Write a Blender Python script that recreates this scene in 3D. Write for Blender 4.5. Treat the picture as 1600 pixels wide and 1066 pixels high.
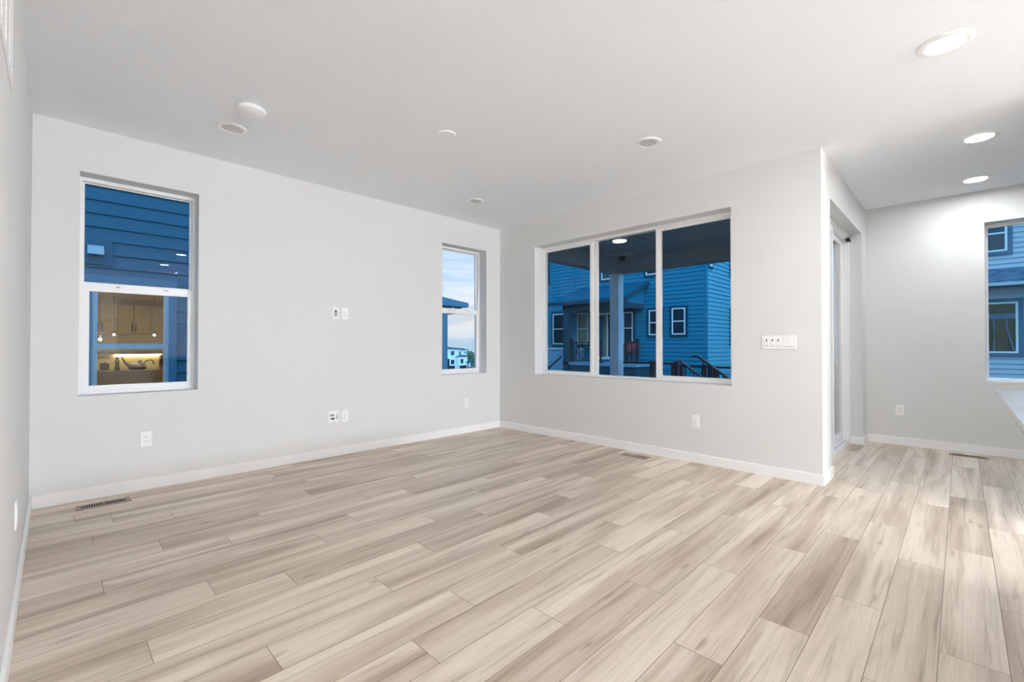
import bpy, bmesh, math, random
from mathutils import Vector, Matrix
R = math.radians
S = bpy.context.scene
COL = S.collection
for o in list(bpy.data.objects):
    bpy.data.objects.remove(o, do_unlink=True)

# ------------------------------------------------------------------ camera
cd = bpy.data.cameras.new('camera'); cam = bpy.data.objects.new('camera', cd); COL.objects.link(cam)
cam.location = (0, 0, 1.1325)
cam.rotation_euler = (R(90 + 0.5365), 0, R(-45.285))
cd.sensor_width = 36; cd.lens = 15.94; cd.clip_start = 0.02; cd.clip_end = 600
S.camera = cam

# ------------------------------------------------------------------ exposure
S.view_settings.view_transform = 'Standard'; S.view_settings.look = 'None'
S.view_settings.exposure = 0.25; S.view_settings.gamma = 1; S.view_settings.use_curve_mapping = False
LAMP = 155.0          # radiance of the dimmed downlights over the nook side
LAMP_BACK = 400.0    # radiance of the downlights behind the camera, most added as fill
SKY = 0.86
S.cycles.max_bounces = 20; S.cycles.diffuse_bounces = 14; S.cycles.glossy_bounces = 6; S.cycles.transparent_max_bounces = 32
S.cycles.sample_clamp_indirect = 8

# ------------------------------------------------------------------ dusk sky
def build_world():
    w = bpy.data.worlds.new('dusk_sky'); S.world = w; w.use_nodes = True
    nt = w.node_tree; N = nt.nodes; L = nt.links; N.clear()
    def n(t, **k):
        x = N.new(t)
        for a, b in k.items(): setattr(x, a, b)
        return x
    out = n('ShaderNodeOutputWorld'); bg = n('ShaderNodeBackground'); L.new(bg.outputs[0], out.inputs[0])
    bg.inputs[1].default_value = SKY
    tc = n('ShaderNodeTexCoord'); sep = n('ShaderNodeSeparateXYZ'); L.new(tc.outputs['Generated'], sep.inputs[0])
    # pale afterglow on the (0.6, 0.8) side of the sky
    dot = n('ShaderNodeVectorMath', operation='DOT_PRODUCT'); L.new(tc.outputs['Generated'], dot.inputs[0]); dot.inputs[1].default_value = (0.62, 0.78, 0.05)
    g1 = n('ShaderNodeMapRange', interpolation_type='SMOOTHSTEP'); L.new(dot.outputs['Value'], g1.inputs['Value'])
    g1.inputs['From Min'].default_value = 0.80; g1.inputs['From Max'].default_value = 0.97
    el = n('ShaderNodeMapRange', interpolation_type='SMOOTHSTEP'); L.new(sep.outputs['Z'], el.inputs['Value'])
    el.inputs['From Min'].default_value = 0.22; el.inputs['From Max'].default_value = 0.40; el.inputs['To Min'].default_value = 1; el.inputs['To Max'].default_value = 0
    glow = n('ShaderNodeMath', operation='MULTIPLY'); L.new(g1.outputs[0], glow.inputs[0]); L.new(el.outputs[0], glow.inputs[1])
    # blue dome
    up = n('ShaderNodeValToRGB'); L.new(sep.outputs['Z'], up.inputs[0])
    up.color_ramp.elements[0].position = 0.0; up.color_ramp.elements[0].color = (0.25, 0.54, 0.84, 1)
    up.color_ramp.elements[1].position = 0.8; up.color_ramp.elements[1].color = (0.24, 0.60, 1.0, 1)
    dome = n('ShaderNodeMix', data_type='RGBA', blend_type='MULTIPLY'); dome.inputs[0].default_value = 1
    L.new(up.outputs[0], dome.inputs[6]); dome.clamp_result = False
    side = n('ShaderNodeMapRange', interpolation_type='SMOOTHSTEP'); L.new(sep.outputs['Y'], side.inputs['Value'])
    side.inputs['From Min'].default_value = -0.9; side.inputs['From Max'].default_value = 0.4; side.inputs['To Min'].default_value = 3.4; side.inputs['To Max'].default_value = 1.3
    L.new(side.outputs[0], dome.inputs[7])
    # cloud bands in the afterglow
    mp = n('ShaderNodeMapping'); L.new(tc.outputs['Generated'], mp.inputs[0]); mp.inputs['Scale'].default_value = (3, 3, 26)
    cn = n('ShaderNodeTexNoise'); L.new(mp.outputs[0], cn.inputs['Vector']); cn.inputs['Scale'].default_value = 1.6; cn.inputs['Detail'].default_value = 5
    cr = n('ShaderNodeMapRange', interpolation_type='SMOOTHSTEP'); L.new(cn.outputs['Fac'], cr.inputs['Value'])
    cr.inputs['From Min'].default_value = 0.42; cr.inputs['From Max'].default_value = 0.60
    hb = n('ShaderNodeValToRGB'); L.new(sep.outputs['Z'], hb.inputs[0])
    e = hb.color_ramp.elements
    e[0].position = 0.0; e[0].color = (0.62, 0.76, 0.88, 1)
    e[1].position = 0.24; e[1].color = (0.60, 0.80, 1.0, 1)
    q = e.new(0.06); q.color = (0.90, 0.87, 0.86, 1)
    q = e.new(0.11); q.color = (0.80, 0.90, 1.0, 1)
    cl = n('ShaderNodeMix', data_type='RGBA'); L.new(cr.outputs[0], cl.inputs[0]); L.new(hb.outputs[0], cl.inputs[7])
    dk = n('ShaderNodeMix', data_type='RGBA', blend_type='MULTIPLY'); dk.inputs[0].default_value = 1; L.new(hb.outputs[0], dk.inputs[6]); dk.inputs[7].default_value = (0.72, 0.84, 0.95, 1)
    L.new(dk.outputs[2], cl.inputs[6])
    mx = n('ShaderNodeMix', data_type='RGBA'); L.new(glow.outputs[0], mx.inputs[0]); L.new(dome.outputs[2], mx.inputs[6]); L.new(cl.outputs[2], mx.inputs[7])
    L.new(mx.outputs[2], bg.inputs[0])
build_world()

# ------------------------------------------------------------------ materials
MATS = {}
def mat(name, color=(.8, .8, .8), rough=.5, metal=0, spec=.5, emit=None, estr=0, bump=None, var=None):
    if name in MATS: return MATS[name]
    m = bpy.data.materials.new(name); m.use_nodes = True; nt = m.node_tree; N = nt.nodes; L = nt.links
    b = N['Principled BSDF']
    b.inputs['Base Color'].default_value = (*color, 1); b.inputs['Roughness'].default_value = rough
    b.inputs['Metallic'].default_value = metal; b.inputs['Specular IOR Level'].default_value = spec
    if emit: b.inputs['Emission Color'].default_value = (*emit, 1); b.inputs['Emission Strength'].default_value = estr
    tc = N.new('ShaderNodeTexCoord')
    if bump:
        nz = N.new('ShaderNodeTexNoise'); nz.inputs['Scale'].default_value = bump[0]; nz.inputs['Detail'].default_value = 3
        L.new(tc.outputs['Object'], nz.inputs['Vector'])
        bp = N.new('ShaderNodeBump'); bp.inputs['Strength'].default_value = bump[1]; bp.inputs['Distance'].default_value = .002
        L.new(nz.outputs['Fac'], bp.inputs['Height']); L.new(bp.outputs[0], b.inputs['Normal'])
    if var:
        nz = N.new('ShaderNodeTexNoise'); nz.inputs['Scale'].default_value = 1; nz.inputs['Detail'].default_value = 4
        mp = N.new('ShaderNodeMapping'); mp.inputs['Scale'].default_value = var[0]
        L.new(tc.outputs['Object'], mp.inputs[0]); L.new(mp.outputs[0], nz.inputs['Vector'])
        rp = N.new('ShaderNodeValToRGB'); rp.color_ramp.elements[0].position = .3; rp.color_ramp.elements[1].position = .7
        rp.color_ramp.elements[0].color = (*[c * (1 - var[1]) for c in color], 1)
        rp.color_ramp.elements[1].color = (*[min(1, c * (1 + var[1])) for c in color], 1)
        L.new(nz.outputs['Fac'], rp.inputs[0]); L.new(rp.outputs[0], b.inputs['Base Color'])
    MATS[name] = m; return m

def glass(name, ior, tint=(1, 1, 1)):
    m = bpy.data.materials.new(name); m.use_nodes = True; nt = m.node_tree; N = nt.nodes; L = nt.links; N.clear()
    out = N.new('ShaderNodeOutputMaterial'); mix = N.new('ShaderNodeMixShader'); fr = N.new('ShaderNodeFresnel')
    tr = N.new('ShaderNodeBsdfTransparent'); gl = N.new('ShaderNodeBsdfGlossy'); gl.inputs['Roughness'].default_value = 0
    geo = N.new('ShaderNodeNewGeometry')
    fr.inputs['IOR'].default_value = ior; tr.inputs[0].default_value = (*tint, 1)
    # both faces of the sheet reflect like the outside of the glass
    ml = N.new('ShaderNodeMix'); ml.data_type = 'FLOAT'
    L.new(geo.outputs['Backfacing'], ml.inputs[0]); ml.inputs[2].default_value = ior; ml.inputs[3].default_value = 1 / ior
    L.new(ml.outputs[0], fr.inputs['IOR'])
    L.new(fr.outputs[0], mix.inputs[0]); L.new(tr.outputs[0], mix.inputs[1]); L.new(gl.outputs[0], mix.inputs[2]); L.new(mix.outputs[0], out.inputs[0])
    return m

PAINT = mat('wall_paint', (.745, .745, .738), .85, spec=.2, bump=(220, .25))
CEIL = mat('ceiling_paint', (.88, .905, .94), .9, spec=.15, bump=(160, .35))
TRIM = mat('white_trim_paint', (.90, .90, .90), .35, spec=.4, bump=(30, .05))
VINYL = mat('white_vinyl', (.90, .90, .90), .35, spec=.4, bump=(40, .04))
PLASTIC = mat('white_plastic', (.90, .90, .90), .4, bump=(60, .04))
SLOT = mat('dark_slot', (.02, .02, .02), .6, bump=(60, .1))
GREYSLOT = mat('grey_slot', (.22, .22, .22), .6, bump=(60, .1))
QUARTZ = mat('white_quartz', (.58, .58, .585), .12, var=((6, 6, 6), .04))
METAL = mat('brushed_metal', (.55, .55, .55), .35, metal=1, bump=(80, .1))
BLACKMETAL = mat('black_painted_metal', (.006, .010, .018), .45, bump=(80, .1))
TAUPE = mat('taupe_register_metal', (.32, .255, .205), .5, bump=(80, .1))
BLACK = mat('black_void', (.012, .009, .007), .8, bump=(50, .1))
LENS = mat('lit_lamp_lens', (.9, .9, .9), .5, emit=(.95, .98, 1.01), estr=LAMP, bump=(30, .02))
LENSBACK = mat('kitchen_and_fill_lens', (.9, .9, .9), .5, emit=(.897, .972, 1.075), estr=LAMP_BACK, bump=(30, .02))
GLOBE = mat('fill_globe_glass', (.9, .9, .9), .5, emit=(.897, .972, 1.075), estr=430, bump=(30, .02))  # glow of the added fill chandelier
LENSOFF = mat('unlit_lamp_lens', (.62, .62, .61), .5, bump=(90, .2))
PORCHLENS = mat('porch_lamp_lens', (.9, .9, .85), .5, emit=(1, .90, .74), estr=9, bump=(30, .02))
GLASS = glass('window_glass', 1.22)
DOORGLASS = glass('door_glass', 1.5)
SIDE_A = mat('slate_blue_siding', (.014, .085, .14), .65, spec=.25, var=((1.2, 9, 30), .12))
TRIM_A = mat('blue_house_trim', (.035, .13, .21), .6, spec=.25, var=((2, 2, 14), .06))
SIDE_B = mat('bright_blue_siding', (.003, .205, .34), .65, spec=.2, var=((9, 1.2, 30), .10))
TRIM_B = mat('navy_house_trim', (.003, .058, .098), .6, spec=.2, var=((2, 2, 14), .08))
SIDE_N = mat('grey_blue_siding', (.48, .53, .58), .65, spec=.2, var=((9, 1.2, 30), .06))
TRIM_N = mat('steel_blue_trim', (.10, .17, .24), .6, spec=.2, var=((2, 2, 14), .06))
EXTWHITE = mat('white_exterior_vinyl', (.80, .80, .80), .5, bump=(40, .05))
GREYVINYL = mat('grey_blue_vinyl', (.26, .31, .36), .5, bump=(40, .05))
TRIM_P = mat('grey_blue_porch_trim', (.15, .25, .32), .6, spec=.2, var=((2, 2, 14), .06))
SHINGLE = mat('blue_asphalt_shingles', (.002, .105, .19), .95, spec=.0, var=((5, 9, 22), .45))
SHINGLE_N = mat('slate_asphalt_shingles', (.085, .15, .22), .9, spec=.1, var=((9, 5, 22), .5))
STONE = mat('pale_ledge_stone', (.22, .40, .55), .8, spec=.1, var=((9, 5, 22), .35))
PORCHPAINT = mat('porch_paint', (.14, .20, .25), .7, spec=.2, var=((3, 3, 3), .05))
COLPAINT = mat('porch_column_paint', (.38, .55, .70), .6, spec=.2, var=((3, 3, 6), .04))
DECK = mat('deck_boards', (.20, .24, .27), .7, var=((30, 2, 2), .2))
DECKB = mat('blue_deck_boards', (.12, .26, .40), .7, var=((2, 30, 2), .2))
FARGLASS = mat('far_window_glass', (.015, .035, .055), .08, spec=.6, bump=(2, .05))
OLIVEGLASS = mat('dusky_olive_glass', (.055, .052, .025), .15, spec=.4, var=((2, 2, 2), .25))
WARMGLASS = mat('curtained_window_glass', (.30, .26, .17), .25, spec=.5, var=((3, 3, 3), .15))
GROUND = mat('ground_cover', (.075, .10, .085), .95, spec=.05, var=((.6, .6, .6), .4))
CABINET = mat('olive_cabinet_paint', (.42, .40, .20), .6, var=((3, 3, 3), .05))
KWALL = mat('kitchen_wall_paint', (.50, .44, .26), .8, bump=(100, .1))
DARKWOOD = mat('dark_island_wood', (.026, .022, .016), .6, var=((3, 3, 20), .3))
DARKPOT = mat('dark_ceramic', (.012, .010, .009), .6, bump=(30, .1))
KFILL = mat('kitchen_fill_lamp', (1, .9, .7), .4, emit=(1, .80, .48), estr=760, bump=(30, .02))  # for the added lamps that brighten the neighbour kitchen
BULB = mat('glowing_bulb', (1, .8, .5), .4, emit=(1, .62, .25), estr=160, bump=(30, .02))
STRIP = mat('glowing_light_strip', (1, .8, .5), .4, emit=(1, .66, .33), estr=9, bump=(30, .02))
REDPAINT = mat('red_paint', (.30, .02, .02), .4, bump=(30, .05))
CUSHION = mat('red_cushion_cloth', (.33, .05, .07), .9, var=((20, 20, 20), .35))
WICKER = mat('dark_wicker', (.05, .04, .04), .8, bump=(60, .5))
LEAF = mat('olive_leaf', (.20, .27, .17), .9, spec=.1, var=((3, 3, 3), .5))
BARK = mat('grey_bark', (.09, .07, .06), .9, var=((9, 9, 3), .3))
BLUEPAINT = mat('blue_painted_metal', (.03, .16, .36), .5, bump=(30, .05))
STUCCO = mat('white_stucco', (.95, .92, .88), .8, spec=.1, bump=(40, .2))
ROOFGREY = mat('dark_grey_roof', (.07, .13, .20), .8, spec=.1, var=((9, 9, 9), .2))

def floor_material():
    m = bpy.data.materials.new('pale_oak_planks'); m.use_nodes = True; nt = m.node_tree; N = nt.nodes; L = nt.links
    b = N['Principled BSDF']; b.inputs['Roughness'].default_value = .42; b.inputs['Specular IOR Level'].default_value = .38
    uv = N.new('ShaderNodeUVMap'); uv.uv_map = 'plank'
    at = N.new('ShaderNodeAttribute'); at.attribute_name = 'plank_seed'
    def math_(op, a, c=None):
        x = N.new('ShaderNodeMath'); x.operation = op
        for i, v in enumerate((a, c)):
            if v is None: continue
            if isinstance(v, (int, float)): x.inputs[i].default_value = v
            else: L.new(v, x.inputs[i])
        return x.outputs[0]
    sp = N.new('ShaderNodeSeparateXYZ'); L.new(uv.outputs[0], sp.inputs[0])
    seed = at.outputs['Fac']
    s1 = math_('MULTIPLY', seed, 53.0); s2 = math_('MULTIPLY', seed, 91.0)
    def coords(su, sv):
        c = N.new('ShaderNodeCombineXYZ')
        L.new(math_('ADD', math_('MULTIPLY', sp.outputs[0], su), s1), c.inputs[0])
        L.new(math_('MULTIPLY', sp.outputs[1], sv), c.inputs[1]); L.new(s2, c.inputs[2]); return c.outputs[0]
    def noise(v, sc, det, dist=0, rough=.5):
        x = N.new('ShaderNodeTexNoise'); L.new(v, x.inputs['Vector']); x.inputs['Scale'].default_value = sc
        x.inputs['Detail'].default_value = det; x.inputs['Distortion'].default_value = dist; x.inputs['Roughness'].default_value = rough; return x.outputs['Fac']
    def ramp(f, *st):
        r = N.new('ShaderNodeValToRGB'); L.new(f, r.inputs[0]); e = r.color_ramp.elements
        e[0].position, e[0].color = st[0][0], (*st[0][1], 1); e[1].position, e[1].color = st[-1][0], (*st[-1][1], 1)
        for p_, c_ in st[1:-1]:
            q = e.new(p_); q.color = (*c_, 1)
        return r.outputs[0]
    def mul(a, c, fac=1.0):
        x = N.new('ShaderNodeMix'); x.data_type = 'RGBA'; x.blend_type = 'MULTIPLY'; x.inputs[0].default_value = fac
        L.new(a, x.inputs[6]); L.new(c, x.inputs[7]); return x.outputs[2]
    wide = noise(coords(.55, 7), 1.0, 3, .6)
    base = ramp(wide, (.27, (.40, .315, .24)), (.43, (.58, .485, .39)), (.58, (.73, .635, .53)), (.80, (.78, .70, .60)))
    streak = noise(coords(1.6, 34), 1.0, 4, .9, .6)
    base = mul(base, ramp(streak, (.30, (.74, .71, .68)), (.46, (1, 1, 1)), (.8, (1.04, 1.04, 1.04))))
    grain = noise(coords(5, 210), 1.0, 3, .2, .6)
    base = mul(base, ramp(grain, (.30, (.88, .87, .86)), (.6, (1.0, 1.0, 1.0)), (.8, (1.03, 1.03, 1.03))))
    vo = N.new('ShaderNodeTexVoronoi'); vo.inputs['Scale'].default_value = 1.0
    wob = N.new('ShaderNodeTexNoise'); L.new(coords(9, 40), wob.inputs['Vector']); wob.inputs['Scale'].default_value = 1.0; wob.inputs['Detail'].default_value = 3
    wv = N.new('ShaderNodeVectorMath'); wv.operation = 'MULTIPLY_ADD'; L.new(wob.outputs['Color'], wv.inputs[0]); wv.inputs[1].default_value = (.22, .22, .22); L.new(coords(1.9, 7.0), wv.inputs[2]); L.new(wv.outputs[0], vo.inputs['Vector'])
    base = mul(base, ramp(vo.outputs['Distance'], (.02, (.66, .60, .55)), (.12, (1, 1, 1)), (.5, (1, 1, 1))))
    tone = ramp(seed, (0, (.87, .85, .83)), (.5, (.96, .955, .95)), (1, (1.05, 1.05, 1.05)))
    base = mul(base, tone)
    L.new(base, b.inputs['Base Color'])
    bp = N.new('ShaderNodeBump'); bp.inputs['Strength'].default_value = .12; bp.inputs['Distance'].default_value = .001
    L.new(grain, bp.inputs['Height']); L.new(bp.outputs[0], b.inputs['Normal'])
    return m
OAK = floor_material()
SEAM = mat('plank_seam', (.20, .155, .12), .7, bump=(60, .1))

# ------------------------------------------------------------------ mesh helpers
class MB:
    def __init__(s, org=(0, 0, 0)): s.b = bmesh.new(); s.o = Vector(org)
    def v(s, p): return s.b.verts.new(Vector(p) - s.o)
    def face(s, pts, mi=0):
        f = s.b.faces.new([s.v(p) for p in pts]); f.material_index = mi; return f
    def box(s, x0, x1, y0, y1, z0, z1, mi=0):
        if x0 > x1: x0, x1 = x1, x0
        if y0 > y1: y0, y1 = y1, y0
        if z0 > z1: z0, z1 = z1, z0
        c = [s.v((x, y, z)) for z in (z0, z1) for y in (y0, y1) for x in (x0, x1)]
        for q in ((0, 2, 3, 1), (4, 5, 7, 6), (0, 1, 5, 4), (2, 6, 7, 3), (0, 4, 6, 2), (1, 3, 7, 5)):
            s.b.faces.new([c[i] for i in q]).material_index = mi
        return s
    def prism(s, poly, d):
        """poly: list of 3-D points (a planar outline), extruded by vector d"""
        d = Vector(d); a = [s.v(p) for p in poly]; b = [s.v(Vector(p) + d) for p in poly]; n = len(a)
        s.b.faces.new(a[::-1]); s.b.faces.new(b)
        for i in range(n): s.b.faces.new([a[i], a[(i + 1) % n], b[(i + 1) % n], b[i]])
        return s
    def bar(s, p, q, w, h=None, up=(0, 0, 1)):
        p, q = Vector(p), Vector(q); h = h or w; d = (q - p).normalized(); u = Vector(up)
        sd = d.cross(u)
        if sd.length < 1e-4: sd = d.cross(Vector((1, 0, 0)))
        sd.normalize(); u2 = sd.cross(d); sd *= w / 2; u2 *= h / 2
        a = [s.v(p + i * sd + j * u2) for i, j in ((-1, -1), (1, -1), (1, 1), (-1, 1))]
        b = [s.v(q + i * sd + j * u2) for i, j in ((-1, -1), (1, -1), (1, 1), (-1, 1))]
        s.b.faces.new(a[::-1]); s.b.faces.new(b)
        for i in range(4): s.b.faces.new([a[i], a[(i + 1) % 4], b[(i + 1) % 4], b[i]])
        return s
    def tube(s, pts, r, n=10):
        pts = [Vector(p) for p in pts]; rings = []
        rs = r if isinstance(r, (list, tuple)) else [r] * len(pts)
        for i, p in enumerate(pts):
            d = (pts[min(i + 1, len(pts) - 1)] - pts[max(i - 1, 0)]).normalized()
            a = d.cross(Vector((0, 0, 1)))
            if a.length < 1e-3: a = d.cross(Vector((1, 0, 0)))
            a.normalize(); c = d.cross(a)
            rings.append([s.v(p + rs[i] * (math.cos(t) * a + math.sin(t) * c)) for t in [2 * math.pi * k / n for k in range(n)]])
        for A, B in zip(rings, rings[1:]):
            for k in range(n): s.b.faces.new([A[k], A[(k + 1) % n], B[(k + 1) % n], B[k]])
        s.b.faces.new(rings[0][::-1]); s.b.faces.new(rings[-1]); return s
    def lathe(s, c, prof, n=32):
        """prof: (radius, z) from one end to the other, round the vertical through c"""
        c = Vector(c); rings = []
        for r, z in prof:
            if r < 1e-6: rings.append([s.v(c + Vector((0, 0, z)))])
            else: rings.append([s.v(c + Vector((r * math.cos(t), r * math.sin(t), z))) for t in [2 * math.pi * k / n for k in range(n)]])
        for A, B in zip(rings, rings[1:]):
            for k in range(n):
                if len(A) == 1 and len(B) == 1: continue
                if len(A) == 1: f = [A[0], B[(k + 1) % n], B[k]]
                elif len(B) == 1: f = [A[k], A[(k + 1) % n], B[0]]
                else: f = [A[k], A[(k + 1) % n], B[(k + 1) % n], B[k]]
                s.b.faces.new(f)
        if len(rings[0]) > 1: s.b.faces.new(rings[0][::-1])
        if len(rings[-1]) > 1: s.b.faces.new(rings[-1])
        return s
    def build(s, name, m, parent=None, bevel=0, smooth=False, label=None, recalc=True):
        bm = s.b
        if recalc: bmesh.ops.recalc_face_normals(bm, faces=bm.faces[:])
        me = bpy.data.meshes.new(name); bm.to_mesh(me); bm.free()
        for k in (m if isinstance(m, (list, tuple)) else [m]): me.materials.append(k)
        o = bpy.data.objects.new(name, me); COL.objects.link(o)
        if parent is not None: o.parent = parent
        elif s.o.length: o.location = s.o
        if smooth:
            for p in me.polygons: p.use_smooth = True
            md = o.modifiers.new('edges', 'EDGE_SPLIT'); md.split_angle = R(35)
        if bevel:
            md = o.modifiers.new('bevel', 'BEVEL'); md.width = bevel; md.segments = 2; md.limit_method = 'ANGLE'; md.angle_limit = R(40)
        if label: o['label'] = label
        return o

def tag(o, label, cat, group=None):
    o['label'] = label; o['category'] = cat
    if group: o['group'] = group
    return o
def thing(name, label, cat, loc=(0, 0, 0), rz=0, group=None):
    o = bpy.data.objects.new(name, None); COL.objects.link(o); o.location = loc; o.rotation_euler = (0, 0, rz); o.empty_display_size = .1
    return tag(o, label, cat, group)
def structure(o, label=None, cat=None):
    o['kind'] = 'structure'
    if label: o['label'] = label
    if cat: o['category'] = cat
    return o
def sroot(name, loc, label=None, cat=None):
    o = bpy.data.objects.new(name, None); COL.objects.link(o); o.location = loc; o.empty_display_size = .1
    return structure(o, label, cat)
def dup(root, loc, label, rz=None, group=None):
    r = root.copy(); COL.objects.link(r); r.location = loc; r['label'] = label
    if rz is not None: r.rotation_euler = (0, 0, rz)
    if group: r['group'] = group
    for ch in list(root.children):
        c = ch.copy(); COL.objects.link(c); c.parent = r
        for g in list(ch.children):
            d = g.copy(); COL.objects.link(d); d.parent = c
    return r

# ------------------------------------------------------------------ room dimensions
YA, XB, XL, YC, XN, H = 4.557, 4.362, -0.115, 0.797, 6.7785, 2.74
YF = -9.6            # wall behind the camera
WT = 0.20
Z0, Z1 = 0.76, 2.405
A1 = (0.126, 0.852); A2 = (3.375, 4.110); BW = (1.491, 3.906); NW = (-1.70, -0.180); DR = (4.715, 6.470)

def cells_wall(axis, c_in, c_out, u0, u1, z0, z1, holes):
    """wall slab between planes c_in and c_out with rectangular openings, one welded shell"""
    mb = MB(); us = sorted({u0, u1, *[h[0] for h in holes], *[h[1] for h in holes]}); zs = sorted({z0, z1, *[h[2] for h in holes], *[h[3] for h in holes]})
    P = (lambda u, c, z: (u, c, z)) if axis == 'y' else (lambda u, c, z: (c, u, z))
    def solid(i, j):
        if i < 0 or j < 0 or i >= len(us) - 1 or j >= len(zs) - 1: return False
        uc = (us[i] + us[i + 1]) / 2; zc = (zs[j] + zs[j + 1]) / 2
        return not any(h[0] < uc < h[1] and h[2] < zc < h[3] for h in holes)
    for i in range(len(us) - 1):
        for j in range(len(zs) - 1):
            if not solid(i, j): continue
            a, b, c, d = us[i], us[i + 1], zs[j], zs[j + 1]
            for cc in (c_in, c_out): mb.face([P(a, cc, c), P(b, cc, c), P(b, cc, d), P(a, cc, d)])
            for di, dj, e in ((-1, 0, ((a, c), (a, d))), (1, 0, ((b, c), (b, d))), (0, -1, ((a, c), (b, c))), (0, 1, ((a, d), (b, d)))):
                if not solid(i + di, j + dj):
                    (p, q), (r, s_) = e
                    mb.face([P(p, c_in, q), P(r, c_in, s_), P(r, c_out, s_), P(p, c_out, q)])
    bmesh.ops.remove_doubles(mb.b, verts=mb.b.verts[:], dist=1e-5)
    return mb

ZT = H + .02
structure(cells_wall('y', YA, YA + WT, XL - .2, XB + WT, -.02, ZT, [(*A1, Z0, Z1), (*A2, Z0, Z1)]).build('wall_back', PAINT))
structure(cells_wall('x', XB, XB + WT, YC, YA, -.02, ZT, [(*BW, Z0, Z1)]).build('wall_right', PAINT))
structure(cells_wall('y', YC, YC + WT, XB + WT, XN + WT, -.02, ZT, [(*DR, -.02, Z1)]).build('wall_patio', PAINT))
structure(cells_wall('x', XN, XN + WT, YF - .2, YC, -.02, ZT, [(*NW, Z0, Z1)]).build('wall_nook', PAINT))
structure(MB().box(XL - .2, XL, YF - .2, YA, -.02, ZT).build('wall_left', PAINT))
structure(MB().box(XL, XN, YF - .2, YF, -.02, ZT).build('wall_front', PAINT))
structure(MB().box(4.36, 4.50, -9.0, -.60, 0, H).build('wall_light_block', PAINT))  # unseen wall added to shade the nook from the chandelier
c = MB(); c.box(XL - .2, XB + WT, YF - .2, YA + WT, H, H + .16).box(XB + WT, XN + WT, YF - .2, YC + WT, H, H + .16)
structure(c.build('ceiling', CEIL))

# ------------------------------------------------------------------ floor: staggered planks, 0.18 x 1.215 m
def build_floor():
    rnd = random.Random(11)
    off = {21: .274, 20: .565, 19: .164, 18: .972, 17: .433, 16: .723, 15: .168, 14: 1.106, 13: .524, 12: .817, 11: .257, 10: 1.106, 9: .569, 8: .077,
           7: .974, 6: .248, 5: .739, 4: 1.167, 3: .454, 2: .862, 1: .059, 0: .735, -1: 1.096, -2: .437}
    W, LN, y_0, g = .18, 1.215, .066, .0011
    b = bmesh.new(); uvl = b.loops.layers.uv.new('plank'); sl = b.faces.layers.float.new('plank_seed')
    def quad(x0, x1, y0, y1, z, mi, seed, uo=0):
        vs = [b.verts.new((x, y, z)) for x, y in ((x0, y0), (x1, y0), (x1, y1), (x0, y1))]
        f = b.faces.new(vs); f.material_index = mi; f[sl] = seed
        for l in f.loops: l[uvl].uv = (l.vert.co.x - uo, l.vert.co.y)
        return f
    for r in range(-55, 26):
        ya, yb = y_0 + W * r, y_0 + W * (r + 1)
        o = off.get(r, rnd.random() * LN)
        x = o - 2 * LN
        while x < XN:
            seed = rnd.random(); xa, xb = max(x, XL), x + LN
            ylo, yhi = max(ya, YF), min(yb, YA)
            xm = XN
            if ylo >= .92: xm = XB
            xb = min(xb, xm)
            if xb - xa > .005 and yhi - ylo > .004:
                if xb > XB and yhi > YC:      # the row that runs along the wall base into the doorway
                    if xa < XB: quad(xa + g, XB, ylo + g, yhi - g, 0, 0, seed, x)
                    quad(max(xa + g, XB), xb - g, ylo + g, min(yhi, .925) - g, 0, 0, seed, x)
                else: quad(xa + g, xb - g, ylo + g, yhi - g, 0, 0, seed, x)
            x += LN
    quad(XL - .1, XB + .1, YF - .1, YA + .1, -.0016, 1, 0); quad(XB + .1, XN + .1, YF - .1, .93, -.0016, 1, 0)
    me = bpy.data.meshes.new('floor'); b.to_mesh(me); b.free(); me.materials.append(OAK); me.materials.append(SEAM)
    o = bpy.data.objects.new('floor', me); COL.objects.link(o); structure(o)
build_floor()

# ------------------------------------------------------------------ baseboards
BT, BH = .014, .088
def bb(name, segs):
    m = MB()
    for s_ in segs: m.box(*s_, 0, BH)
    structure(m.build(name, TRIM, bevel=.003))
bb('baseboard_back', [(XL + BT, XB, YA - BT, YA)])
bb('baseboard_left', [(XL, XL + BT, YF, YA)])
bb('baseboard_right', [(XB - BT, XB, YC - BT, YA - BT)])
bb('baseboard_patio', [(XB, DR[0], YC - BT, YC), (DR[1], XN - BT, YC - BT, YC), (DR[1] - BT, DR[1], YC - BT, YC + .115), (DR[0], DR[0] + BT, YC - BT, YC + .115)])
bb('baseboard_nook', [(XN - BT, XN, YF, YC)])

# ------------------------------------------------------------------ windows
def P_y(u, d, z, c0): return (u, c0 + d, z)
def wbox(m, axis, c0, u0, u1, d0, d1, z0, z1):
    """box in a wall opening: u along the wall, d depth outward from the room face"""
    if axis == 'y': m.box(u0, u1, c0 + d0, c0 + d1, z0, z1)
    else: m.box(c0 + d0, c0 + d1, u0, u1, z0, z1)
def ring(m, axis, c0, u0, u1, d0, d1, z0, z1, wl, wr, wb, wt):
    wbox(m, axis, c0, u0, u0 + wl, d0, d1, z0, z1); wbox(m, axis, c0, u1 - wr, u1, d0, d1, z0, z1)
    wbox(m, axis, c0, u0 + wl, u1 - wr, d0, d1, z0, z0 + wb); wbox(m, axis, c0, u0 + wl, u1 - wr, d0, d1, z1 - wt, z1)
def part_ring(name, root, org, axis, c0, box_, w, mt=VINYL, bevel=.002):
    m = MB(org); ring(m, axis, c0, *box_, *w); return m.build(name, mt, root, bevel=bevel)
def part_pane(root, org, axis, c0, u0, u1, d, z0, z1, mt=GLASS):
    m = MB(org); wbox(m, axis, c0, u0, u1, d, d + .004, z0, z1); return m.build('glass_pane', mt, root)

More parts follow.
